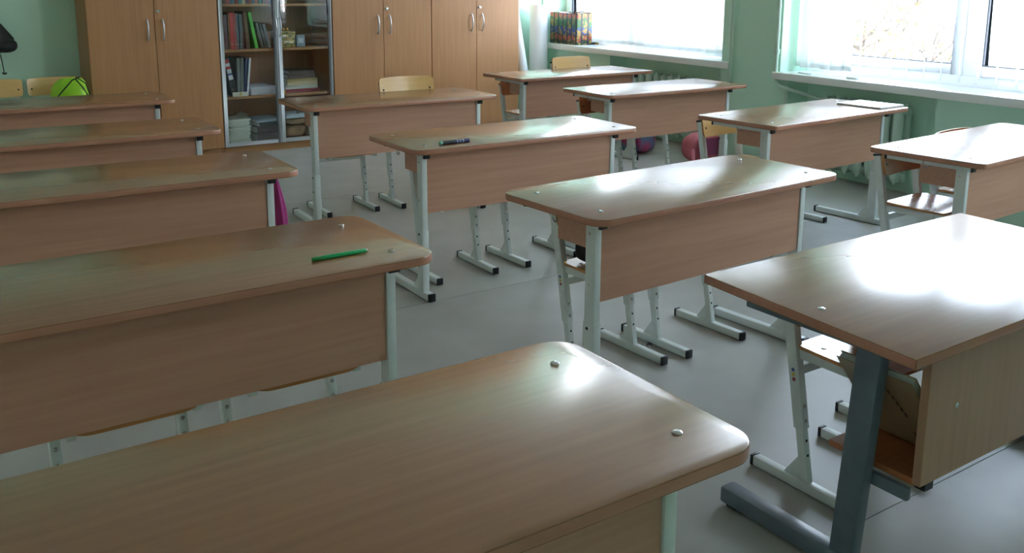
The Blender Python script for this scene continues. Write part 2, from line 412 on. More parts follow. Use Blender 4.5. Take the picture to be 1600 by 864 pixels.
# the different, square-cornered desk with the blue-grey frame
def grey_desk():
    cx, cy, T = 2.265, 1.306, .62
    root = thing('square_desk', 'square-cornered beech desk on a blue-grey steel frame at lower right', 'desk', (cx, cy, 0))
    ol = [(2.831-cx, .995-cy), (2.882-cx, 1.624-cy), (1.70-cx, 1.617-cy), (1.649-cx, .988-cy)]
    tp = part('tabletop', None, lambda b: b.prism(ol, -.024, 0, 0, 1), [M['top'], M['edge']], root, (0, 0, T), bevel=.0022)
    for x in (1.738, 2.79):
        part('bolt_head', 'tbolt', None, None, tp, (x-cx, 1.283-cy, 0))
    for xx in (1.75, 2.76):
        X = xx-cx
        fr = part('leg', None, lambda b: b.bar((X, 1.182-cy, .045), (X, 1.150-cy, T-.05), .036, .062, (1,0,0)), M['darksteel'], root, bevel=.004)
        ft = part('foot', None, lambda b: b.box(X-.025, X+.025, .96-cy, 1.548-cy, .008, .052), M['darksteel'], root, bevel=.006)
        for y in (.99, 1.50): part('foot_pad', None, lambda b: b.box(X-.018, X+.018, y-cy, y+.03-cy, .0005, .010), M['black'], ft)
        br = part('top_bearer', None, lambda b: b.box(X-.02, X+.012, 1.03-cy, 1.50-cy, T-.058, T-.0245), M['darksteel'], root, bevel=.003)
        part('shelf_bearer', None, lambda b: b.box(X+.018, X+.034, 1.052-cy, 1.172-cy, .238, .268), M['darksteel'], root, bevel=.002)
    part('bag_hook', None, lambda b: b.tube([(1.80-cx, 1.035-cy, T-.024), (1.80-cx, 1.035-cy, T-.04), (1.795-cx, 1.03-cy, T-.046)], .004, 8), M['chrome'], root)
    pn = part('front_panel', None, lambda b: b.box(1.772-cx, 2.74-cx, 1.026-cy, 1.046-cy, .283, T-.0245), M['panelv'], root, bevel=.001, seg=1)
    for x in (1.885, 2.63): part('panel_bolt', 'pbolt', lambda b: b.dome((0,0,0), (0,-1,0), .0075, .003, 10), M['chrome'], pn, (x-cx, 1.026-cy, .445))
    part('panel_pad', None, lambda b: b.box(1.80-cx, 1.83-cx, 1.03-cy, 1.055-cy, .262, .284), M['black'], pn)
    part('book_shelf', None, lambda b: b.box(1.79-cx, 2.72-cx, 1.048-cy, 1.275-cy, .2695, .285), M['plyred'], root, bevel=.001, seg=1)
grey_desk()

# ------------------------------------------------------------------ pupils' chairs
def school_chair(label, pos, yaw, seat=.375, back=.64, mat='ply', dots=False):
    """origin: on the floor, centred, at the front end of the feet; the sitter faces -y"""
    root = thing('school_chair', label, 'chair', pos, yaw, 'pupils\' chairs')
    W2, y0, sl = .150, .165, .19
    hk = '%.2f%.2f' % (seat, back)
    Y = lambda z: y0+sl*(z-.03)
    for sx in (-1, 1):
        X = sx*W2
        ft = part('foot', 'cfoot', lambda b: b.box(-.014, .014, .010, .340, .003, .031), M['steel'], root, (X, 0, 0), bevel=.003)
        for y in (0, .340): part('foot_cap', 'cfcap', lambda b: b.box(-.0152, .0152, 0, .010, .001, .0325), M['black'], ft, (0, y, 0), bevel=.0025)
        part('gusset', 'cgusset', lambda b: b.prism([(0, 0), (.062, 0), (.012, .07)], -.002, .002), M['steel'], root, (X, y0+.012, .030), (math.pi/2, 0, math.pi/2))
        lp = part('lower_post', 'clow', lambda b: (b.bar((0, Y(.028), .028), (0, Y(.27), .27), .021, .026, (1,0,0))), M['steel'], root, (X, 0, 0), bevel=.002)
        for z in (.105, .145): part('adjusting_hole', 'chole', lambda b: b.dome((0, 0, 0), (0, -1, .19), .0042, .0006, 8), M['hole'], lp, (0, Y(z)-.0132, z))
        up = part('upper_post', 'cup'+hk, lambda b: (b.bar((0, Y(.175), .175), (0, Y(back-.045), back-.045), .026, .034, (1,0,0))), M['steel'], root, (X, 0, 0), bevel=.003)
        for z in (.20, .24): part('post_bolt', 'cbolt', lambda b: b.dome((0, 0, 0), (0, -1, .19), .0058, .004, 10), M['chrome'], up, (0, Y(z)-.0172, z))
        part('post_cap', 'ccap'+hk, lambda b: b.bar((0, Y(back-.047), back-.047), (0, Y(back-.037), back-.037), .0275, .0355, (1,0,0)), M['rubber'], up)
        part('seat_bearer', 'cbear'+hk, lambda b: b.box(-.011, .011, -.005, Y(seat)-.010, seat-.034, seat-.0085), M['steel'], root, (X*.93, 0, 0), bevel=.002)
        if dots and sx < 0:
            for k, cc in enumerate(((58,92,150), (196,170,60), (160,48,44))):
                z = .335-.013*k
                part('size_sticker', None, lambda b: b.dome((-.0132, Y(z), z), (-1, 0, 0), .0055, .0006, 10), plain('sticker_%d' % k, cc, .5, 0), up)
    part('stretcher', 'cstr'+hk, lambda b: b.box(-W2+.012, W2-.012, Y(seat-.07)-.010, Y(seat-.07)+.010, seat-.082, seat-.055), M['steel'], root, bevel=.002)
    def seatfn(b):
        ol = []; hx, yf, yb = .172, -.035, Y(seat)-.004
        for k in range(9):
            a = math.radians(-90+90*k/8); ol.append((hx-.075+.075*math.cos(a), yf+.06+.06*math.sin(a)))
        for k in range(7):
            a = math.radians(90*k/6); ol.append((hx-.035+.035*math.cos(a)-.012, yb-.035+.035*math.sin(a)))
        ol = ol+[(-px, py) for px, py in reversed(ol)]
        sh = lambda px, py: seat-.0085+.006*(abs(px)/hx)**2-.010*max(0, (yf+.05-py)/.05)**2
        # plate built as concentric rings so it can dish
        n = len(ol); c = (0, (yf+yb)/2); vs = []; fs = []
        for th in (0, .0095):
            for q in (1, .82, .5, .15):
                for px, py in ol:
                    xx = c[0]+(px-c[0])*q; yy = c[1]+(py-c[1])*q; vs.append((xx, yy, sh(xx, yy)+th))
        R4 = 4*n
        for lay in (0, 1):
            for k in range(3):
                for j in range(n):
                    a, d = lay*R4+k*n+j, lay*R4+k*n+(j+1)%n; q = (a, d, d+n, a+n); fs.append(q if lay else q[::-1])
            cap = tuple(lay*R4+3*n+j for j in range(n)); fs.append(cap if lay else cap[::-1])
        b.add(vs, fs, 0); 
        b.add(vs, [(j, (j+1)%n, R4+(j+1)%n, R4+j) for j in range(n)], 1)
    st = part('seat', 'cseat'+hk+mat, seatfn, [M[mat], M['ply_edge']], root)
    for sx in (-1, 1):
        for y in (.035, .165): part('seat_bolt', 'csb', lambda b: b.dome((0,0,0), (0,0,1), .0075, .0028, 10), M['chrome'], st, (sx*.118, y, seat+.0030))
    hb = .125
    def backfn(b):
        hx = .185; nu, nv = 16, 10
        def pt(u, v, o):
            px = (u-.5)*2; q = abs(v-.5)*2
            x = px*hx*(1-.045*q**6); z = back-hb+v*hb
            z += (0.007*abs(px)**6)*(-1 if v > .5 else 1)*q**2*.8
            y = Y(z)-.0185-o-.020*(1-px*px)*-1-.020
            return (x, y, z)
        F = [pt(i/nu, j/nv, .0095) for j in range(nv+1) for i in range(nu+1)]; B = [pt(i/nu, j/nv, 0) for j in range(nv+1) for i in range(nu+1)]
        w = nu+1; n = len(F); fs = []; ed = []
        for j in range(nv):
            for i in range(nu):
                a = j*w+i; fs.append((a, a+1, a+w+1, a+w)); fs.append((n+a+w, n+a+w+1, n+a+1, n+a))
        bd = [i for i in range(w)]+[j*w+nu for j in range(1, nv+1)]+[nv*w+i for i in range(nu-1, -1, -1)]+[j*w for j in range(nv-1, 0, -1)]
        for k in range(len(bd)):
            a, c = bd[k], bd[(k+1)%len(bd)]; ed.append((c, a, n+a, n+c))
        b.add(F+B, fs, 0); b.add(F+B, ed, 1)
    bk = part('backrest', 'cback'+hk+mat, backfn, [M[mat], M['ply_edge']], root, smooth=50)
    for sx in (-1, 1):
        z = back-.075; part('back_bolt', 'cbb'+hk, lambda b: b.dome((0,0,0), (0,-1,.15), .0065, .003, 10), M['black'], bk, (sx*.158, Y(z)-.0325-.0100, z))
    return root
def chair_at(k, lx, ly, label, dyaw=0, **kw):
    p = dl(k, lx, ly); return school_chair(label, p, DESKS[k][2]+dyaw, **kw)
chair_at('B3', -.195, -.010, 'school chair with a black bag on its seat, tucked under a middle-column desk', seat=.385, dots=True)
chair_at('B3', .222, -.022, 'right-hand chair under the nearest desk of the middle column')
chair_at('B2', -.222, -.025, 'left-hand chair under the desk with the dark blue marker')
chair_at('B2', .268, -.010, 'right-hand chair under the desk with the dark blue marker', dyaw=.05)
chair_at('B1', -.222, .046, 'left-hand low chair under the desk before the glazed bookcase')
chair_at('B1', .246, .032, 'chair whose honey plywood backrest shows above the desk before the bookcase', seat=.45, back=.772)
chair_at('A4', -.120, -.085, 'left-hand chair under the desk with the green pen')
chair_at('A4', .296, -.085, 'right-hand chair under the desk with the green pen')
chair_at('C1', -.205, .115, 'left-hand chair under the farthest window-column desk', seat=.385, back=.63, mat='plyred')
chair_at('C1', .236, .032, 'chair with pale plywood backrest standing below the patterned box', seat=.45, back=.778)
chair_at('C2', -.215, .080, 'left-hand chair under the second window-column desk', seat=.385, back=.62, mat='plyred')
chair_at('C2', .16, .020, 'right-hand chair under the second window-column desk', seat=.385, back=.62)
chair_at('C3', -.215, .150, 'yellow plywood chair at the left end of the desk by the near radiator', seat=.385, back=.645)
chair_at('C3', .155, .035, 'right-hand chair under the desk with the thin notebook', seat=.385, back=.62)
chair_at('C4', -.215, .060, 'glossy brown chair under the left end of the glaring right-edge desk', seat=.385, back=.635, mat='plyred')
chair_at('C4', .235, .060, 'glossy brown chair under the middle of the glaring right-edge desk', seat=.385, back=.658, mat='plyred')
school_chair('glossy brown chair with coloured size stickers under the square-cornered desk', (2.115, 1.295, 0), 0, .40, .585, 'plyred', True)
school_chair('second chair farther along under the square-cornered desk', (2.605, 1.375, 0), 0, .40, .585, 'plyred')
school_chair('leftmost chair standing against the green back wall', (.655, 7.14, 0), .0, .40, .665)
school_chair('chair beside the cabinet on the green back wall with a neon bag on it', (1.055, 7.14, 0), .0, .40, .665)

# ------------------------------------------------------------------ cabinets along the back wall
CX = [1.270, 2.205, 3.140, 4.073, 5.005]; CY = 7.24; CH = 2.10
def bow_handle(b):
    pts = [(0, 0, -.07)]
    for k in range(11):
        q = k/10; pts.append((0, -.008-.024*math.sin(math.pi*q)**.7, -.075+.15*q))
    pts.append((0, 0, .07))
    b.tube(pts, .0055, 10)
def carcass(root, w, shelves=()):
    part('side_panel', 'cabside%.3f' % w, lambda b: b.box(0, .018, .020, .405, 0, CH), M['cab'], root, (0, 0, 0), bevel=.001, seg=1)
    part('side_panel', 'cabside%.3f' % w, None, None, root, (w-.018, 0, 0))
    part('back_panel', 'cabback%.3f' % w, lambda b: b.box(.018, w-.018, .397, .404, .06, CH-.018), M['cab'], root, smooth=0)
    part('top_panel', 'cabtop%.3f' % w, lambda b: b.box(.018, w-.018, .020, .397, CH-.018, CH), M['cabside'], root)
    part('bottom_panel', 'cabbot%.3f' % w, lambda b: b.box(.018, w-.018, .022, .397, .058, .076), M['cabside'], root)
    part('plinth', 'cabpl%.3f' % w, lambda b: b.box(.018, w-.018, .026, .042, 0, .058), M['cabside'], root)
    for z in shelves: part('shelf', 'cabsh%.3f' % w, lambda b: b.box(.018, w-.018, .032, .395, -.020, 0), M['cabside'], root, (0, 0, z), bevel=.001, seg=1)
def wood_cabinet(i, label):
    w = CX[i+1]-CX[i]-.003
    root = thing('wardrobe_cabinet', label, 'cabinet', (CX[i], CY, 0), 0, 'wooden cabinets on the back wall')
    carcass(root, w)
    for k, (a, c) in enumerate(((.002, w/2-.0018), (w/2+.0018, w-.002))):
        d = part('door', None, lambda b: b.box(a, c, 0, .018, .060, CH-.002), M['cab'], root, bevel=.0012, seg=1)
        part('handle', 'bow', bow_handle, M['alu'], d, (w/2-.055 if k == 0 else w/2+.055, 0, .99))
        if k == 1:
            lk = part('lock', 'lock', lambda b: (b.dome((0,0,0), (0,-1,0), .011, .006, 14)), M['chrome'], d, (w/2+.026, 0, 1.125))
            part('key', 'key', lambda b: (b.box(-.002, .002, -.022, -.004, -.004, .004), b.tube([(.0, -.022, 0), (0, -.027, 0)], .010, 12)), M['chrome'], lk)
wood_cabinet(0, 'beech two-door cabinet at the left end, beside the chairs on the green wall')
wood_cabinet(2, 'beech two-door cabinet just right of the glazed bookcase')
wood_cabinet(3, 'beech two-door cabinet at the right end, next to the paper rolls')
def glass_cabinet():
    w = CX[2]-CX[1]-.003
    root = thing('glazed_bookcase', 'beech bookcase with two aluminium-framed glass doors', 'bookcase', (CX[1], CY, 0))
    carcass(root, w, (.452, .822, 1.172, 1.55))
    for k, (a, c) in enumerate(((.004, w/2-.002), (w/2+.002, w-.004))):
        fw = .030
        d = part('door_frame', None, lambda b: (b.box(a, a+fw, 0, .019, .062, CH-.004), b.box(c-fw, c, 0, .019, .062, CH-.004),
            b.box(a+fw, c-fw, 0, .019, .062, .062+fw), b.box(a+fw, c-fw, 0, .019, CH-.004-fw, CH-.004)), M['alu'], root, bevel=.0015, seg=1)
        part('glass_pane', None, lambda b: b.box(a+fw-.003, c-fw+.003, .008, .012, .062+fw-.003, CH-fw-.001), M['glass'], d, smooth=0)
        part('handle', 'bow', None, None, d, (c-.016 if k == 0 else a+.016, 0, .99))
glass_cabinet()

# books and papers in the bookcase
def book(x, y, z, w, d, h, col, label, lean=0, cat='book', group=None, name='book', label_strip=None):
    """standing book: width w along x, depth d, height h; spine towards the room"""
    root = thing(name, label, cat, (x, y, z), 0, group); root.rotation_euler = (0, lean, 0)
    cm = plain('book_cover_%d_%d_%d' % col, col, .5, 10, 20)
    part('cover', None, lambda b: (b.box(0, w, 0, .004, 0, h), b.box(0, .002, .004, d, 0, h), b.box(w-.002, w, .004, d, 0, h)), cm, root, bevel=.0008, seg=1)
    part('pages', None, lambda b: b.box(.002, w-.002, .004, d-.004, .003, h-.003), M['paper'], root, smooth=0)
    if label_strip:
        part('spine_label', None, lambda b: b.box(w*.15, w*.85, -.0006, 0, h*label_strip[1], h*label_strip[2]), plain('spine_label_%d_%d_%d' % label_strip[0], label_strip[0], .5, 0), root, smooth=0)
    return root
BX, BY = CX[1]+.02, CY+.055
def row(items, x, z, grp, place):
    for (w, h, col, word, lean, strip) in items:
        book(x, BY+random.uniform(0, .015), z+(w*math.sin(-lean) if lean < 0 else 0), w, .20, h, col, '%s %s' % (word, place), lean, group=grp, label_strip=strip); x += w+.0015+(h*math.sin(abs(lean))*.0 if lean else 0)
    return x
SH2 = 'on the second glazed shelf'
x = row([(.018,.285,(176,158,120),'cream thin book at the left end',0,None), (.016,.270,(96,62,58),'brown slim book next to the cream one',0,None),
  (.020,.268,(112,96,112),'mauve grey book between slim brown ones',0,None), (.012,.282,(120,84,52),'tan narrow book beside the red volumes',0,None),
  (.028,.284,(178,52,52),'thick red book with two spine bands',0,((150,120,90),.12,.15)), (.022,.280,(150,66,66),'dull red book right of the thick red one',0,((160,140,120),.12,.15)),
  (.020,.276,(96,112,128),'blue-grey book right of the red books',0,((170,170,160),.12,.15)), (.020,.272,(82,104,112),'teal grey book',0,((170,170,160),.12,.15)),
  (.018,.268,(112,66,66),'maroon book at the end of the upright row',0,None)], BX+.012, .822, 'upright books in the bookcase', SH2)
book(x+.008, BY, .822, .030, .21, .290, (98,70,44), 'brown leaning book left of the bright green folder on the second shelf', -.06, group='upright books in the bookcase')
book(x+.078, BY, .824, .026, .21, .285, (88,190,70), 'bright green folder leaning among books on the second shelf', -.17, 'folder', name='folder')
book(x+.128, BY, .824, .022, .19, .205, (112,112,108), 'grey leaning book right of the green folder', -.20, group='upright books in the bookcase')
book(x+.158, BY, .824, .020, .19, .200, (92,96,98), 'dark grey leaning book, second after the green folder', -.22, group='upright books in the bookcase')
book(x+.188, BY, .824, .022, .19, .195, (148,154,162), 'pale grey leaning book, last of the slanted ones', -.24, group='upright books in the bookcase')
ORD = 'first second third fourth fifth sixth seventh eighth ninth tenth eleventh twelfth thirteenth fourteenth fifteenth sixteenth seventeenth eighteenth nineteenth twentieth'.split()
cols3 = [(60,104,110),(116,84,60),(150,70,80),(70,110,116),(90,120,140),(140,60,60),(60,120,128),(190,180,150),(96,70,90),(120,60,56),(66,100,120),(170,90,90)]
names3 = ['teal','brown','rose','sea green','steel blue','dark red','turquoise','cream','plum','russet','slate blue','salmon']
x = BX+.02
for i in range(20):
    w = random.uniform(.018, .030)
    if abs(x-(BX+.447)) < .02: x += .03
    place = 'left door' if x < BX+.44 else 'right door'
    book(x, BY+random.uniform(0, .02), 1.172, w, .18, random.uniform(.20, .26), cols3[i % 12], '%s book, %s from the left on the shelf cut by the picture\'s top edge' % (names3[i % 12], ORD[i]), group='books on the top visible shelf')
    x += w+random.choice([.001, .001, .004])
def slab(name, label, cat, x, y, z, w, d, h, col, rz=0, group=None, pages=True):
    root = thing(name, label, cat, (x, y, z), rz, group)
    cm = plain('cover_%d_%d_%d' % col, col, .55, 12, 16)
    if pages:
        part('cover', None, lambda b: (b.box(-w/2, w/2, -d/2, d/2, 0, .0025), b.box(-w/2, w/2, -d/2, d/2, h-.0025, h), b.box(-w/2, w/2, -d/2, -d/2+.003, .0025, h-.0025)), cm, root, bevel=.0008, seg=1)
        part('pages', None, lambda b: b.box(-w/2+.003, w/2-.004, -d/2+.003, d/2-.003, .0025, h-.0025), M['paper'], root, smooth=0)
    else:
        part('sheets', None, lambda b: b.box(-w/2, w/2, -d/2, d/2, 0, h), cm, root, bevel=.002)
    return root
# third shelf: ring binders, paper stack
def binder(x, w, col, label, lean, strip=False, ring=True):
    root = thing('ring_binder', label, 'binder', (x, BY, .454), 0, 'ring binders in the bookcase'); root.rotation_euler = (0, lean, 0)
    cm = plain('binder_%d_%d_%d' % col, col, .45, 8, 20); h = .30
    part('cover', None, lambda b: (b.box(0, w, 0, .003, 0, h), b.box(0, .003, .003, .23, 0, h), b.box(w-.003, w, .003, .23, 0, h)), cm, root, bevel=.001, seg=1)
    part('pages', None, lambda b: b.box(.006, w-.006, .02, .22, .004, h-.012), M['paper'], root, smooth=0)
    if ring: part('finger_ring', None, lambda b: b.tube([(w/2+.011*math.cos(a*math.pi/8), -.001, .055+.011*math.sin(a*math.pi/8)) for a in range(17)], .0025, 6), M['chrome'], root)
    if strip:
        for (z0, z1, cc) in ((.265, .292, (190,50,60)), (.13, .262, (226,228,230)), (.215, .235, (190,50,60)), (.165, .182, (70,90,150))):
            part('spine_sticker', None, lambda b: b.box(.008, w-.008, -.0012 if z1-z0 < .03 else -.0006, 0, z0, z1), plain('sticker_%d_%d_%d' % cc, cc, .5, 0), root, smooth=0)
binder(BX+.004, .010, (150,150,160), 'thin pale grey binder at the left end of the third shelf', 0, ring=False)
binder(BX+.075, .050, (24,26,30), 'black ring binder with a red and white spine sticker', -.20, True)
binder(BX+.118, .026, (104,112,108), 'grey binder right of the black one', .02, ring=False)
binder(BX+.146, .024, (92,102,100), 'dark grey binder, middle of the grey ones', .03, ring=False)
binder(BX+.170, .014, (40,60,110), 'narrow blue binder on the third shelf', .09, ring=False)
binder(BX+.190, .014, (222,226,232), 'narrow white binder at the right of the blue one', .12, ring=False)
tr = thing('cardboard_tray', 'small white card tray with a yellow sticker before the binders', 'tray', (BX+.135, CY+.042, .453))
part('tray_body', None, lambda b: b.box(-.062, .062, -.006, .006, 0, .033), plain('white_card', (214,212,200), .6), tr, bevel=.001)
part('tray_sticker', None, lambda b: b.tube([(0, -.0062, .017), (0, -.0068, .017)], .010, 14), plain('yellow_sticker', (196,176,60), .5), tr)
slab('paper_stack', 'thick stack of white copy paper on the third glazed shelf', 'paper', BX+.325, CY+.20, .453, .215, .29, .062, (206,208,220), .06, pages=False)
# right half of the shelves
XR = CX[1]+.47
gb = thing('gilded_box', 'small box with gold and green marbled pattern behind the right glass door', 'box', (XR+.095, CY+.16, .823))
M['marble'] = noisy('gold_green_marbled_paper', (190,170,90), (70,92,60), 30, .4, (1,1,2.2), 6, lo=.42, hi=.58)
part('box_body', None, lambda b: b.box(-.075, .075, -.08, .08, 0, .10), M['marble'], gb, bevel=.003)
part('box_lid', None, lambda b: b.box(-.079, .079, -.084, .084, .10, .126), M['marble'], gb, bevel=.004)
for i in range(3):
    tag(part('golden_ornament', None, lambda b: b.tube([(0,0,0),(0,0,.008),(.006,0,.02),(.012,0,.024)], [.012,.018,.014,.004], 10), plain('gold_paint', (186,140,50), .35), None, (XR+.055+.035*i, CY+.14, .9492)),
        ['left', 'middle', 'right'][i]+' golden trinket on the marbled box', 'trinket', 'trinkets on the marbled box')
bb = slab('card_box', 'small pale blue card box standing by the marbled box', 'box', XR+.225, CY+.12, .823, .07, .05, .092, (142,170,190), pages=False)
part('box_window', None, lambda b: b.box(-.02, .02, -.0262, -.0252, .03, .07), plain('box_print', (200,214,222), .5, 0), bb, smooth=0)
cols = [((150,54,64),.30,.026,'red hardback at the bottom of the stack'), ((196,200,190),.28,.030,'pale thick volume above the red hardback'), ((196,182,140),.26,.030,'cream volume in the middle of the stack'),
        ((170,150,96),.26,.024,'ochre volume above the cream one'), ((86,66,60),.24,.034,'dark brown volume near the top'), ((66,50,48),.22,.030,'darkest volume on top of the stack')]
z = .453
for col, w, h, lb in cols:
    slab('book', lb+' behind the right glass door', 'book', XR+.215+random.uniform(-.01, .01), CY+.19, z, w, .22, h, col, random.uniform(-.05, .05), 'lying books on the third shelf right'); z += h+.0005
tp = thing('tape_roll', 'purple and yellow tape roll at the left of the lying books', 'tape', (XR+.035, CY+.075, .453))
part('lower_roll', None, lambda b: b.tube([(0,0,0),(0,0,.028)], .032, 24), plain('yellow_tape', (200,180,70), .4), tp)
part('upper_roll', None, lambda b: b.tube([(0,0,.028),(0,0,.05)], .030, 24), plain('purple_tape', (120,104,150), .4), tp)
# bottom shelf
z = .0765
for i in range(13):
    h = random.uniform(.011, .016)
    o = slab('exercise_book', 'greenish exercise book, %s in the bottom-shelf stack' % ('lowest' if i == 0 else 'topmost' if i == 12 else ORD[i]+' from below'), 'notebook', BX+.118+random.uniform(-.008, .008), CY+.17, z, .175, .21, h, random.choice([(196,206,194),(182,194,184),(208,214,204)]), random.uniform(-.09, .09), 'exercise books on the bottom shelf', pages=False)
    z += h+.0004
def curled(b): b.grid(lambda u, v: ((u-.5)*.175, (v-.5)*.2, .022*abs((u-.42)*2)**3+.001), 12, 3)
o = tag(part('loose_sheet', None, curled, M['paperg'], None, (BX+.118, CY+.17, z+.001), (0, 0, .04), smooth=60), 'curled loose sheet lying on the exercise-book stack', 'paper')
z = .0765
for w, h, col, lb in ((.24,.060,(78,70,66),'dark album at the bottom of the middle pile'), (.23,.055,(64,58,56),'dark brown album in the middle pile'), (.22,.035,(44,60,52),'dark green volume in the middle pile'), (.24,.022,(168,190,204),'pale blue volume on top of the middle pile')):
    slab('album', lb+' on the bottom shelf', 'book', BX+.365, CY+.20, z, w, .24, h, col, random.uniform(.1, .25), 'middle pile on the bottom shelf'); z += h+.0005
z = .0765
def blob(b, rx, ry, rz, seed, amp=.12, n=20, m=12, e=.7):
    rnd = random.Random(seed); ph = [rnd.uniform(0, 6.28) for _ in range(6)]
    def P(u, v):
        th = 2*math.pi*u; f = math.pi*(v-.5)
        sg = lambda x, p: math.copysign(abs(x)**p, x)
        k = 1+amp*(math.sin(3*th+ph[0]+4*v)*.5+math.sin(5*th+ph[1]-6*v)*.35+math.sin(9*v+2*th+ph[2])*.4)*math.cos(f)**.5
        return (rx*sg(math.cos(th), e)*sg(math.cos(f), e)*k, ry*sg(math.sin(th), e)*sg(math.cos(f), e)*k, rz*sg(math.sin(f), e)*(1+.2*(k-1)))
    b.grid(P, n, m)
for i, (dx, dz, rx, rz_, col, lb) in enumerate(((.15,.052,.085,.05,(150,120,84),'crumpled tan paper bag low behind the right glass door'), (.15,.135,.080,.030,(160,130,96),'creased kraft packet above the tan paper bag'), (.30,.055,.06,.05,(140,120,92),'crumpled brown paper bundle at the right of the bottom shelf'))):
    tag(part('paper_bag', None, lambda b: blob(b, rx, .09, rz_, i+3, .22, 28, 16), plain('kraft_paper_%d' % i, col, .7, 14, 9, .3), None, (XR+dx, CY+.15, .0775+dz), smooth=60), lb, 'paper bag')
slab('book', 'pale blue flat volume resting on the kraft packet behind right door', 'book', XR+.14, CY+.15, .2445, .19, .2, .034, (190,204,212), .08)

# ------------------------------------------------------------------ paper rolls by the cabinet, things on the sills
def roll(label, p, q, r0, r1):
    root = thing('paper_roll', label, 'paper roll', p, 0, 'paper rolls in the corner'); d = Vector(q)-Vector(p)
    def fn(b):
        n = 26; a = d.normalized(); e = a.orthogonal().normalized(); k = a.cross(e)
        def P(u, v):
            th = 2*math.pi*1.35*u; r = (r0*(1-v)+r1*v)*(1-.10*u)
            return d*v+(e*math.cos(th)+k*math.sin(th))*r
        b.grid(P, n*2, 8)
    part('rolled_sheet', None, fn, M['paper'], root, smooth=60); return root
roll('tall white paper roll standing upright in the corner by the window', (5.365, 7.42, .003), (5.41, 7.49, 1.13), .098, .090)
roll('white paper roll leaning against the side of the right-end cabinet', (5.215, 7.33, .003), (5.085, 7.47, 1.16), .055, .050)
roll('slim white paper roll half hidden beside the right-end cabinet', (5.09, 7.50, .003), (5.06, 7.585, .80), .045, .040)
def gift_box():
    bx, ang = W(.36, .150, .7605), W_ANG
    root = thing('gift_box', 'patterned black cardboard box with orange, green and blue motifs on the sill', 'box', bx, ang)
    m, nt, b = base('printed_box_card', (24,26,28), .38); N = nt.nodes; L = nt.links
    tc = N.new('ShaderNodeTexCoord'); sp = N.new('ShaderNodeSeparateXYZ'); L.new(tc.outputs['Object'], sp.inputs[0])
    def mth(op, a, c=None, v=None):
        n = N.new('ShaderNodeMath'); n.operation = op
        for i, q in enumerate((a, c)):
            if q is None: continue
            if isinstance(q, (int, float)): n.inputs[i].default_value = q
            else: L.new(q, n.inputs[i])
        return n.outputs[0]
    u = mth('ADD', sp.outputs[0], sp.outputs[1])
    rp = N.new('ShaderNodeValToRGB'); e = rp.color_ramp; e.interpolation = 'CONSTANT'
    bands = [(0, (28,56,36)), (.14, (164,68,44)), (.27, (18,20,22)), (.33, (36,60,132)), (.53, (36,96,48)), (.82, (176,76,50)), (.95, (18,20,22))]
    e.elements[0].position = 0; e.elements[0].color = lin(bands[0][1]); e.elements[1].position = bands[1][0]; e.elements[1].color = lin(bands[1][1])
    for p, c in bands[2:]:
        q = e.elements.new(p); q.color = lin(c)
    zz = mth('DIVIDE', sp.outputs[2], .31)
    nz = N.new('ShaderNodeTexNoise'); nz.inputs['Scale'].default_value = 38; L.new(tc.outputs['Object'], nz.inputs['Vector'])
    zz = mth('ADD', zz, mth('MULTIPLY', mth('SUBTRACT', nz.outputs['Fac'], .5), .34)); L.new(zz, rp.inputs[0])
    vo = N.new('ShaderNodeTexVoronoi'); vo.inputs['Scale'].default_value = 46; L.new(tc.outputs['Object'], vo.inputs['Vector'])
    sep = N.new('ShaderNodeSeparateColor'); L.new(vo.outputs['Color'], sep.inputs[0])
    mx = N.new('ShaderNodeMix'); mx.data_type = 'RGBA'; mx.inputs['B'].default_value = lin((150,122,56))
    L.new(mth('GREATER_THAN', sep.outputs[0], .72), mx.inputs['Factor']); L.new(rp.outputs[0], mx.inputs['A'])
    st = mth('GREATER_THAN', mth('ABSOLUTE', mth('SINE', mth('MULTIPLY', u, 42))), .42)
    mx2 = N.new('ShaderNodeMix'); mx2.data_type = 'RGBA'; mx2.inputs['A'].default_value = lin((26,30,30))
    L.new(st, mx2.inputs['Factor']); L.new(mx.outputs['Result'], mx2.inputs['B']); L.new(mx2.outputs['Result'], b.inputs['Base Color'])
    a, c, h, t = .235, .135, .30, .004
    for nm, bb in (('box_side', (-a, a, -c, -c+t)), ('box_side', (-a, a, c-t, c)), ('box_end', (-a, -a+t, -c+t, c-t)), ('box_end', (a-t, a, -c+t, c-t))):
        part(nm, None, lambda b: b.box(*bb, 0, h), m, root, smooth=0)
    part('box_base', None, lambda b: b.box(-a+t, a-t, -c+t, c-t, 0, t), M['black'], root, smooth=0)
    part('lid_flap', None, lambda b: b.grid(lambda p, q: (.02+p*.215, -.02+q*.14, h+.004+.030*math.sin(p*2.2)*(.4+.6*q)), 8, 5), M['black'], root, smooth=60)
    for k in range(3):
        part('paper_filling', None, lambda b: b.grid(lambda p, q: (-a+.02+k*.13+p*.16, -c+.015+q*.21, h-.012+.018*math.sin(3*p+k)*math.cos(2*q+k)), 8, 6), M['paper'], root, smooth=60)
gift_box()
tag(part('white_eraser', None, lambda b: b.box(-.035, .035, -.02, .02, 0, .016), M['paper'], None, W(3.78, .03, .7255), (0, 0, W_ANG+.3), bevel=.004), 'small white block lying on the near window sill', 'eraser')
tag(part('white_strip', None, lambda b: b.box(-.06, .06, -.012, .012, 0, .008), M['paper'], None, W(3.36, .04, .7255), (0, 0, W_ANG-.2), bevel=.002), 'flat white strip lying at the far end of the near sill', 'strip')

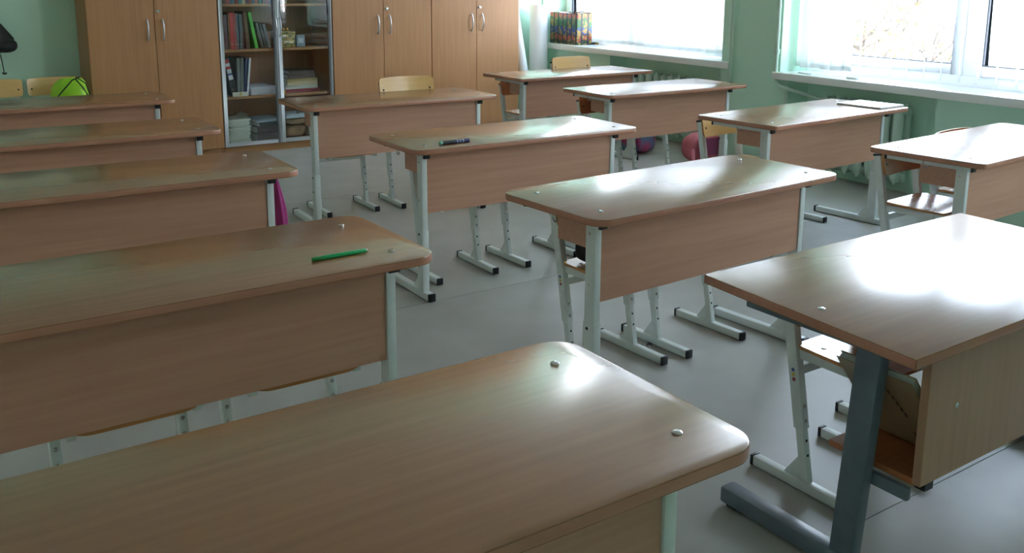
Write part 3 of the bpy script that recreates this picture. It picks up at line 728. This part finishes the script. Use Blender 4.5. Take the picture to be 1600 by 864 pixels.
# ------------------------------------------------------------------ things on the desks
def pen(label, p, q, z, r, parts, name, cat):
    d = Vector(q)-Vector(p); L = d.length
    root = thing(name, label, cat, (p.x, p.y, z+r), math.atan2(d.y, d.x))
    for nm, a, c, r0, r1, mat in parts:
        part(nm, None, lambda b: b.tube([(a*L, 0, 0), (a*L+.001, 0, 0), (c*L-.001, 0, 0), (c*L, 0, 0)], [r0*r*.9, r0*r, r1*r, r1*r*.9], 16), mat, root)
g1, g2 = plain('green_pen_barrel', (36,176,104), .35, 4), plain('green_pen_cap', (26,140,60), .35, 4)
A = DESKS['A4'][3]
pen('bright green felt-tip pen lying on a desk at left', dl('A4', .3053, -.1337), dl('A4', .4545, -.1324), A, .0055,
    [('pen_cap', 0, .16, .95, 1.0, g2), ('pen_collar', .16, .165, .9, .9, M['black']), ('barrel', .165, .97, 1, .92, g1), ('end_plug', .97, 1, .85, .8, M['paper'])], 'felt_pen', 'pen')
navy, chr_ = plain('navy_marker_cap', (36,44,96), .35, 6), plain('charcoal_marker_barrel', (44,46,52), .4, 6)
B = DESKS['B2'][3]
pen('thick dark blue marker with mint end plug on a middle desk', dl('B2', -.4513, -.1761), dl('B2', -.3048, -.1721), B, .0085,
    [('end_plug', 0, .09, .95, 1.0, plain('mint_plug', (130,196,170), .4, 4)), ('barrel', .09, .50, 1, 1, chr_), ('cap', .50, 1, 1.03, .98, navy),
     ('print_band', .56, .60, 1.04, 1.04, M['paperg']), ('print_band', .66, .69, 1.04, 1.04, M['paperg']), ('print_band', .76, .79, 1.04, 1.04, M['paperg'])], 'marker_pen', 'marker')
nb = dl('C3', .50, -.065, DESKS['C3'][3]+.0005)
o = slab('notebook', 'thin white-covered notebook lying on the desk by the near radiator', 'notebook', nb.x, nb.y, nb.z, .235, .275, .009, (222,224,220), DESKS['C3'][2])
part('cover_print', None, lambda b: b.box(-.05, .07, -.05, .06, .009, .0093), plain('cover_print_pink', (206,170,170), .5, 30, 30), o, smooth=0)
# folder of papers in the square desk
fd = thing('document_folder', 'clear-sleeved folder of papers slanting behind the square desk\'s front panel', 'folder', (1.955, 1.157, .2915)); fd.rotation_euler = (0, -.66, 0)
kr = plain('brown_folder_card', (150,128,96), .32, 18, 6)
part('front_cover', None, lambda b: b.box(-.018, -.0155, -.096, .096, 0, .290), kr, fd, bevel=.0008, seg=1)
part('sheets', None, lambda b: b.box(-.0155, -.0005, -.093, .092, .002, .286), M['paperg'], fd, smooth=0)
part('back_cover', None, lambda b: b.box(-.0005, .002, -.096, .096, 0, .290), kr, fd, bevel=.0008, seg=1)
part('clear_sleeve', None, lambda b: b.grid(lambda u, v: (-.021-.003*math.sin(6*u)*math.sin(5*v), -.099+u*.198, .001+v*.305), 10, 10), M['glass'], fd, smooth=60)
part('cover_mark', None, lambda b: b.box(-.0186, -.018, -.07, -.03, .03, .07), plain('cover_mark_dark', (70,62,54), .5), fd, smooth=0)
for k in range(6): part('cover_line', None, lambda b: b.box(-.0184, -.018, -.035+.011*k*.4, -.029+.011*k*.4, .13+.02*k, .145+.02*k), plain('cover_mark_dark', (70,62,54), .5), fd, smooth=0)
# ------------------------------------------------------------------ bags, cap, floor bits
def bag(name, label, cat, loc, dims, mat, seed, amp=.12, rz=0, e=.7):
    root = thing(name, label, cat, loc, rz)
    part('bag_body', None, lambda b: blob(b, dims[0], dims[1], dims[2], seed, amp, 36, 22, e), mat, root, (0, 0, dims[2]), smooth=60)
    return root
mg = plain('magenta_fabric', (150,30,106), .7, 22, 14, .4)
def magenta_bag():
    p = dl('A3', .595, .02, .30); root = thing('drawstring_bag', 'magenta drawstring bag hanging at the right end of a left-column desk', 'bag', p, DESKS['A3'][2])
    def P(u, v):
        th = 2*math.pi*u; w = math.sin(math.pi*min(1, v*.94+.03))**.6*(.55+.45*math.sin(math.pi*(v*.8+.25)))
        fold = 1+.10*math.sin(7*th+2)*v
        return (.034*math.cos(th)*w*fold+.016*(v-.3), .13*math.sin(th)*w*(.75+.3*(1-v))*fold, .30*v)
    part('bag_body', None, lambda b: b.grid(P, 40, 16), mg, root, (0, .06, 0), smooth=60)
    part('piping', None, lambda b: b.tube([Vector(P(.02, k/14))+Vector((.003, 0, 0)) for k in range(1, 14)], .0022, 6), M['paper'], root, (0, .06, 0))
    part('cord', None, lambda b: b.tube([(.016, .06, .285), (.0, .04, .31), (-.02, .012, .325)], .003, 6), mg, root)
magenta_bag()
ng = noisy('neon_green_nylon', (150,214,40), (176,232,60), 5, .45, bump=.3)
nb_ = bag('gym_bag', 'neon green gym bag with black cords on a chair by the back wall', 'bag', (1.12, 7.17, .405), (.115, .085, .135), ng, 5, .18)
part('cord', None, lambda b: (b.tube([(-.118, -.05, .12), (-.06, -.098, .20), (.0, -.09, .262), (.06, -.04, .278)], .0045, 8), b.tube([(.02, -.08, .27), (.06, -.100, .21), (.11, -.06, .12)], .0045, 8), b.tube([(.03, -.05, .278), (.09, -.06, .23), (.118, -.02, .14)], .004, 8)), M['black'], nb_)
bk_ = plain('black_nylon', (20,21,24), .6, 6, 12, .3)
q = dl('B3', -.285, .135, .3955)
o = bag('shoe_bag', 'small black bag lying on a chair under the nearest middle desk', 'bag', q, (.045, .065, .058), bk_, 9, .15)
part('strap', None, lambda b: b.tube([(-.02, .02, .10), (-.035, .04, .118), (-.03, .06, .112), (.0, .06, .10)], .004, 8), bk_, o)
pk = noisy('pink_blue_print_fabric', (168,62,104), (70,130,150), 9, .6, lo=.44, hi=.56, bump=.3)
o = bag('backpack', 'pink and blue printed backpack on the floor below the far desks', 'backpack', (5.03, 5.62, .001), (.17, .11, .16), pk, 11, .10, .3)
part('front_pocket', None, lambda b: blob(b, .11, .05, .075, 4, .08, 24, 14, .6), noisy('pink_print', (178,70,116), (110,120,160), 18, .6, lo=.42, hi=.58), o, (0, -.10, .09), smooth=60)
part('strap', None, lambda b: b.tube([(-.06, .10, .28), (-.06, .16, .2), (-.06, .15, .06)], .012, 8), plain('teal_strap', (60,130,150), .6), o)
o = bag('shoulder_bag', 'dusty pink school bag on the floor near the pier between windows', 'bag', (5.18, 5.02, .001), (.15, .10, .115), plain('dusty_pink_fabric', (186,92,104), .65, 26, 9, .3), 14, .12, -.1)
part('strap', None, lambda b: b.tube([(-.13, -.06, .12), (-.17, -.12, .04), (-.15, -.16, .02), (-.08, -.17, .018)], .014, 8), plain('pink_strap', (214,120,140), .6), o)
part('flap', None, lambda b: b.grid(lambda u, v: (-.12+.24*u, -.105-.012*math.sin(math.pi*u), .20-.13*v), 8, 6), plain('mauve_flap', (150,70,110), .6), o, smooth=60)
cp = thing('black_cap', 'black hooded cap hanging on the green back wall at the left edge', 'cap', (.66, 7.545, .80))
def hood(u, v):
    th = 2*math.pi*u; prof = [(0, .02), (.08, .10), (.25, .165), (.42, .175), (.6, .14), (.8, .10), (.94, .05), (1, .005)]
    for (a, ra), (c, rc) in zip(prof, prof[1:]):
        if v <= c: r = ra+(rc-ra)*(v-a)/(c-a); break
    return (r*math.cos(th)*(1+.08*math.sin(3*th)), .095*r/.175*math.sin(th), .30*v+.02*math.cos(th)*(1-v))
part('hood', None, lambda b: b.grid(hood, 32, 24), bk_, cp, smooth=60)
part('peak', None, lambda b: blob(b, .075, .05, .05, 2, .06, 20, 12, .9), bk_, cp, (.115, -.03, .09), smooth=60)
part('cord', None, lambda b: (b.tube([(.075, -.05, .03), (.082, -.05, -.03), (.088, -.05, -.105)], .0035, 6), b.tube([(.074, -.05, -.098), (.088, -.052, -.108), (.104, -.05, -.100)], .006, 6)), M['black'], cp)
kc = thing('key_chain', 'small metal trinket lying on the floor by the chair feet', 'trinket', (2.31, 2.465, 0), .6)
part('ring', None, lambda b: b.tube([(.012*math.cos(a*math.pi/8)-.012, .012*math.sin(a*math.pi/8), .003) for a in range(17)], .0022, 6), M['chrome'], kc)
part('pendant', None, lambda b: b.prism(rrect(.014, .009, .006), .0005, .006), plain('dark_metal', (70,72,76), .35), kc, (.018, 0, 0), bevel=.001)

# ------------------------------------------------------------------ outside: a pale house and trees in full daylight
struct('ground', lambda b: b.box(6.5, 70, -60, 60, -4.2, -4.0), noisy('pale_ground', (120,118,112), (136,134,128), .6, .9))
def house():
    root = thing('apartment_house', 'house front with dark windows seen through the near blind', 'building', (22, 6, -4.0), 0)
    part('facade', None, lambda b: b.box(0, 6, -26, 30, 0, 6.6), noisy('pale_plaster', (172,170,163), (182,180,173), .8, .85), root, smooth=0)
    part('cornice', None, lambda b: b.box(-.35, 6.2, -26.2, 30.2, 6.6, 6.9), plain('grey_cornice', (170,170,170), .7), root, smooth=0)
    wm = plain('dark_window_pane', (58,66,80), .12, 4)
    for lvl in (1.1, 4.05):
        for k in range(13):
            y = -24+3.1*k
            fr = part('window', 'hwin', lambda b: (b.box(-.05, .0, -.62, -.54, 0, 1.5), b.box(-.05, 0, .54, .62, 0, 1.5), b.box(-.05, 0, -.04, .04, 0, 1.5), b.box(-.05, 0, -.54, .54, 0, .08), b.box(-.05, 0, -.54, .54, 1.42, 1.5)), M['pvc'], root, (-.01, y, lvl), smooth=0)
            part('pane', 'hpane', lambda b: b.box(-.03, -.012, -.54, .54, .08, 1.42), wm, fr, smooth=0)
            part('ledge', 'hledge', lambda b: b.box(-.16, 0, -.7, .7, -.1, -.02), plain('pale_ledge', (140,140,138), .7), fr, smooth=0)
house()
def tree(label, x, y, h, seed, leafcols, nleaf, spread):
    rnd = random.Random(seed); root = thing('garden_tree', label, 'tree', (x, y, -4.0), 0, 'trees outside the window'); tips = []
    def build(b):
        b.tube([(0, 0, 0), (.05, .03, h*.3), (0, .1, h*.55), (.05, .05, h*.8)], [.13, .11, .08, .04], 8)
        for k in range(26):
            z0 = h*rnd.uniform(.25, .8); a = rnd.uniform(0, 6.28); L = spread*rnd.uniform(.5, 1)
            e = Vector((math.cos(a)*L, math.sin(a)*L, z0+rnd.uniform(.3, 1.3))); m = Vector((math.cos(a)*L*.45, math.sin(a)*L*.45, z0+rnd.uniform(.1, .4)))
            b.tube([(0, .04, z0), m, e], [.035, .022, .008], 5); tips.append((m, e))
            for q in range(3):
                f = rnd.uniform(.3, .9); p = m.lerp(e, f); b.tube([p, p+Vector((rnd.uniform(-.5,.5), rnd.uniform(-.5,.5), rnd.uniform(.1,.7)))], [.011, .004], 4)
    part('branches', None, build, plain('grey_bark', (92,82,74), .9), root)
    def leaves(b):
        for k in range(nleaf):
            m, e = rnd.choice(tips); p = m.lerp(e, rnd.uniform(.1, 1.1))+Vector([rnd.gauss(0, .28) for _ in range(3)])
            d = Vector([rnd.uniform(-1, 1) for _ in range(3)]).normalized()*.075; n = d.orthogonal().normalized()*.04
            b.add([p-d, p+n, p+d, p-n], [(0, 1, 2, 3)], rnd.randrange(len(leafcols)))
    lf = part('foliage', None, leaves, [plain('leaf_%d_%d_%d' % c, c, .7, 10) for c in leafcols], root, smooth=0); lf['kind'] = 'stuff'
yl = [(150,130,66), (128,122,66), (112,120,76), (146,108,70)]
tree('yellow-leaved tree outside behind the opened slats', 12.6, 8.9, 6.0, 3, yl, 2400, 1.0)
tree('thin olive-leaved tree outside right of the yellow one', 17.2, 10.7, 5.2, 5, yl[1:], 900, 1.1)
tree('bare-branched shrubby tree outside beyond the window mullion', 13.6, 6.2, 4.6, 8, [(126,104,84), (120,112,84)], 800, 1.1)
tree('bare-branched shrubby tree outside farthest right', 17.0, 7.2, 4.6, 12, [(126,104,84), (120,112,84)], 600, 1.1)
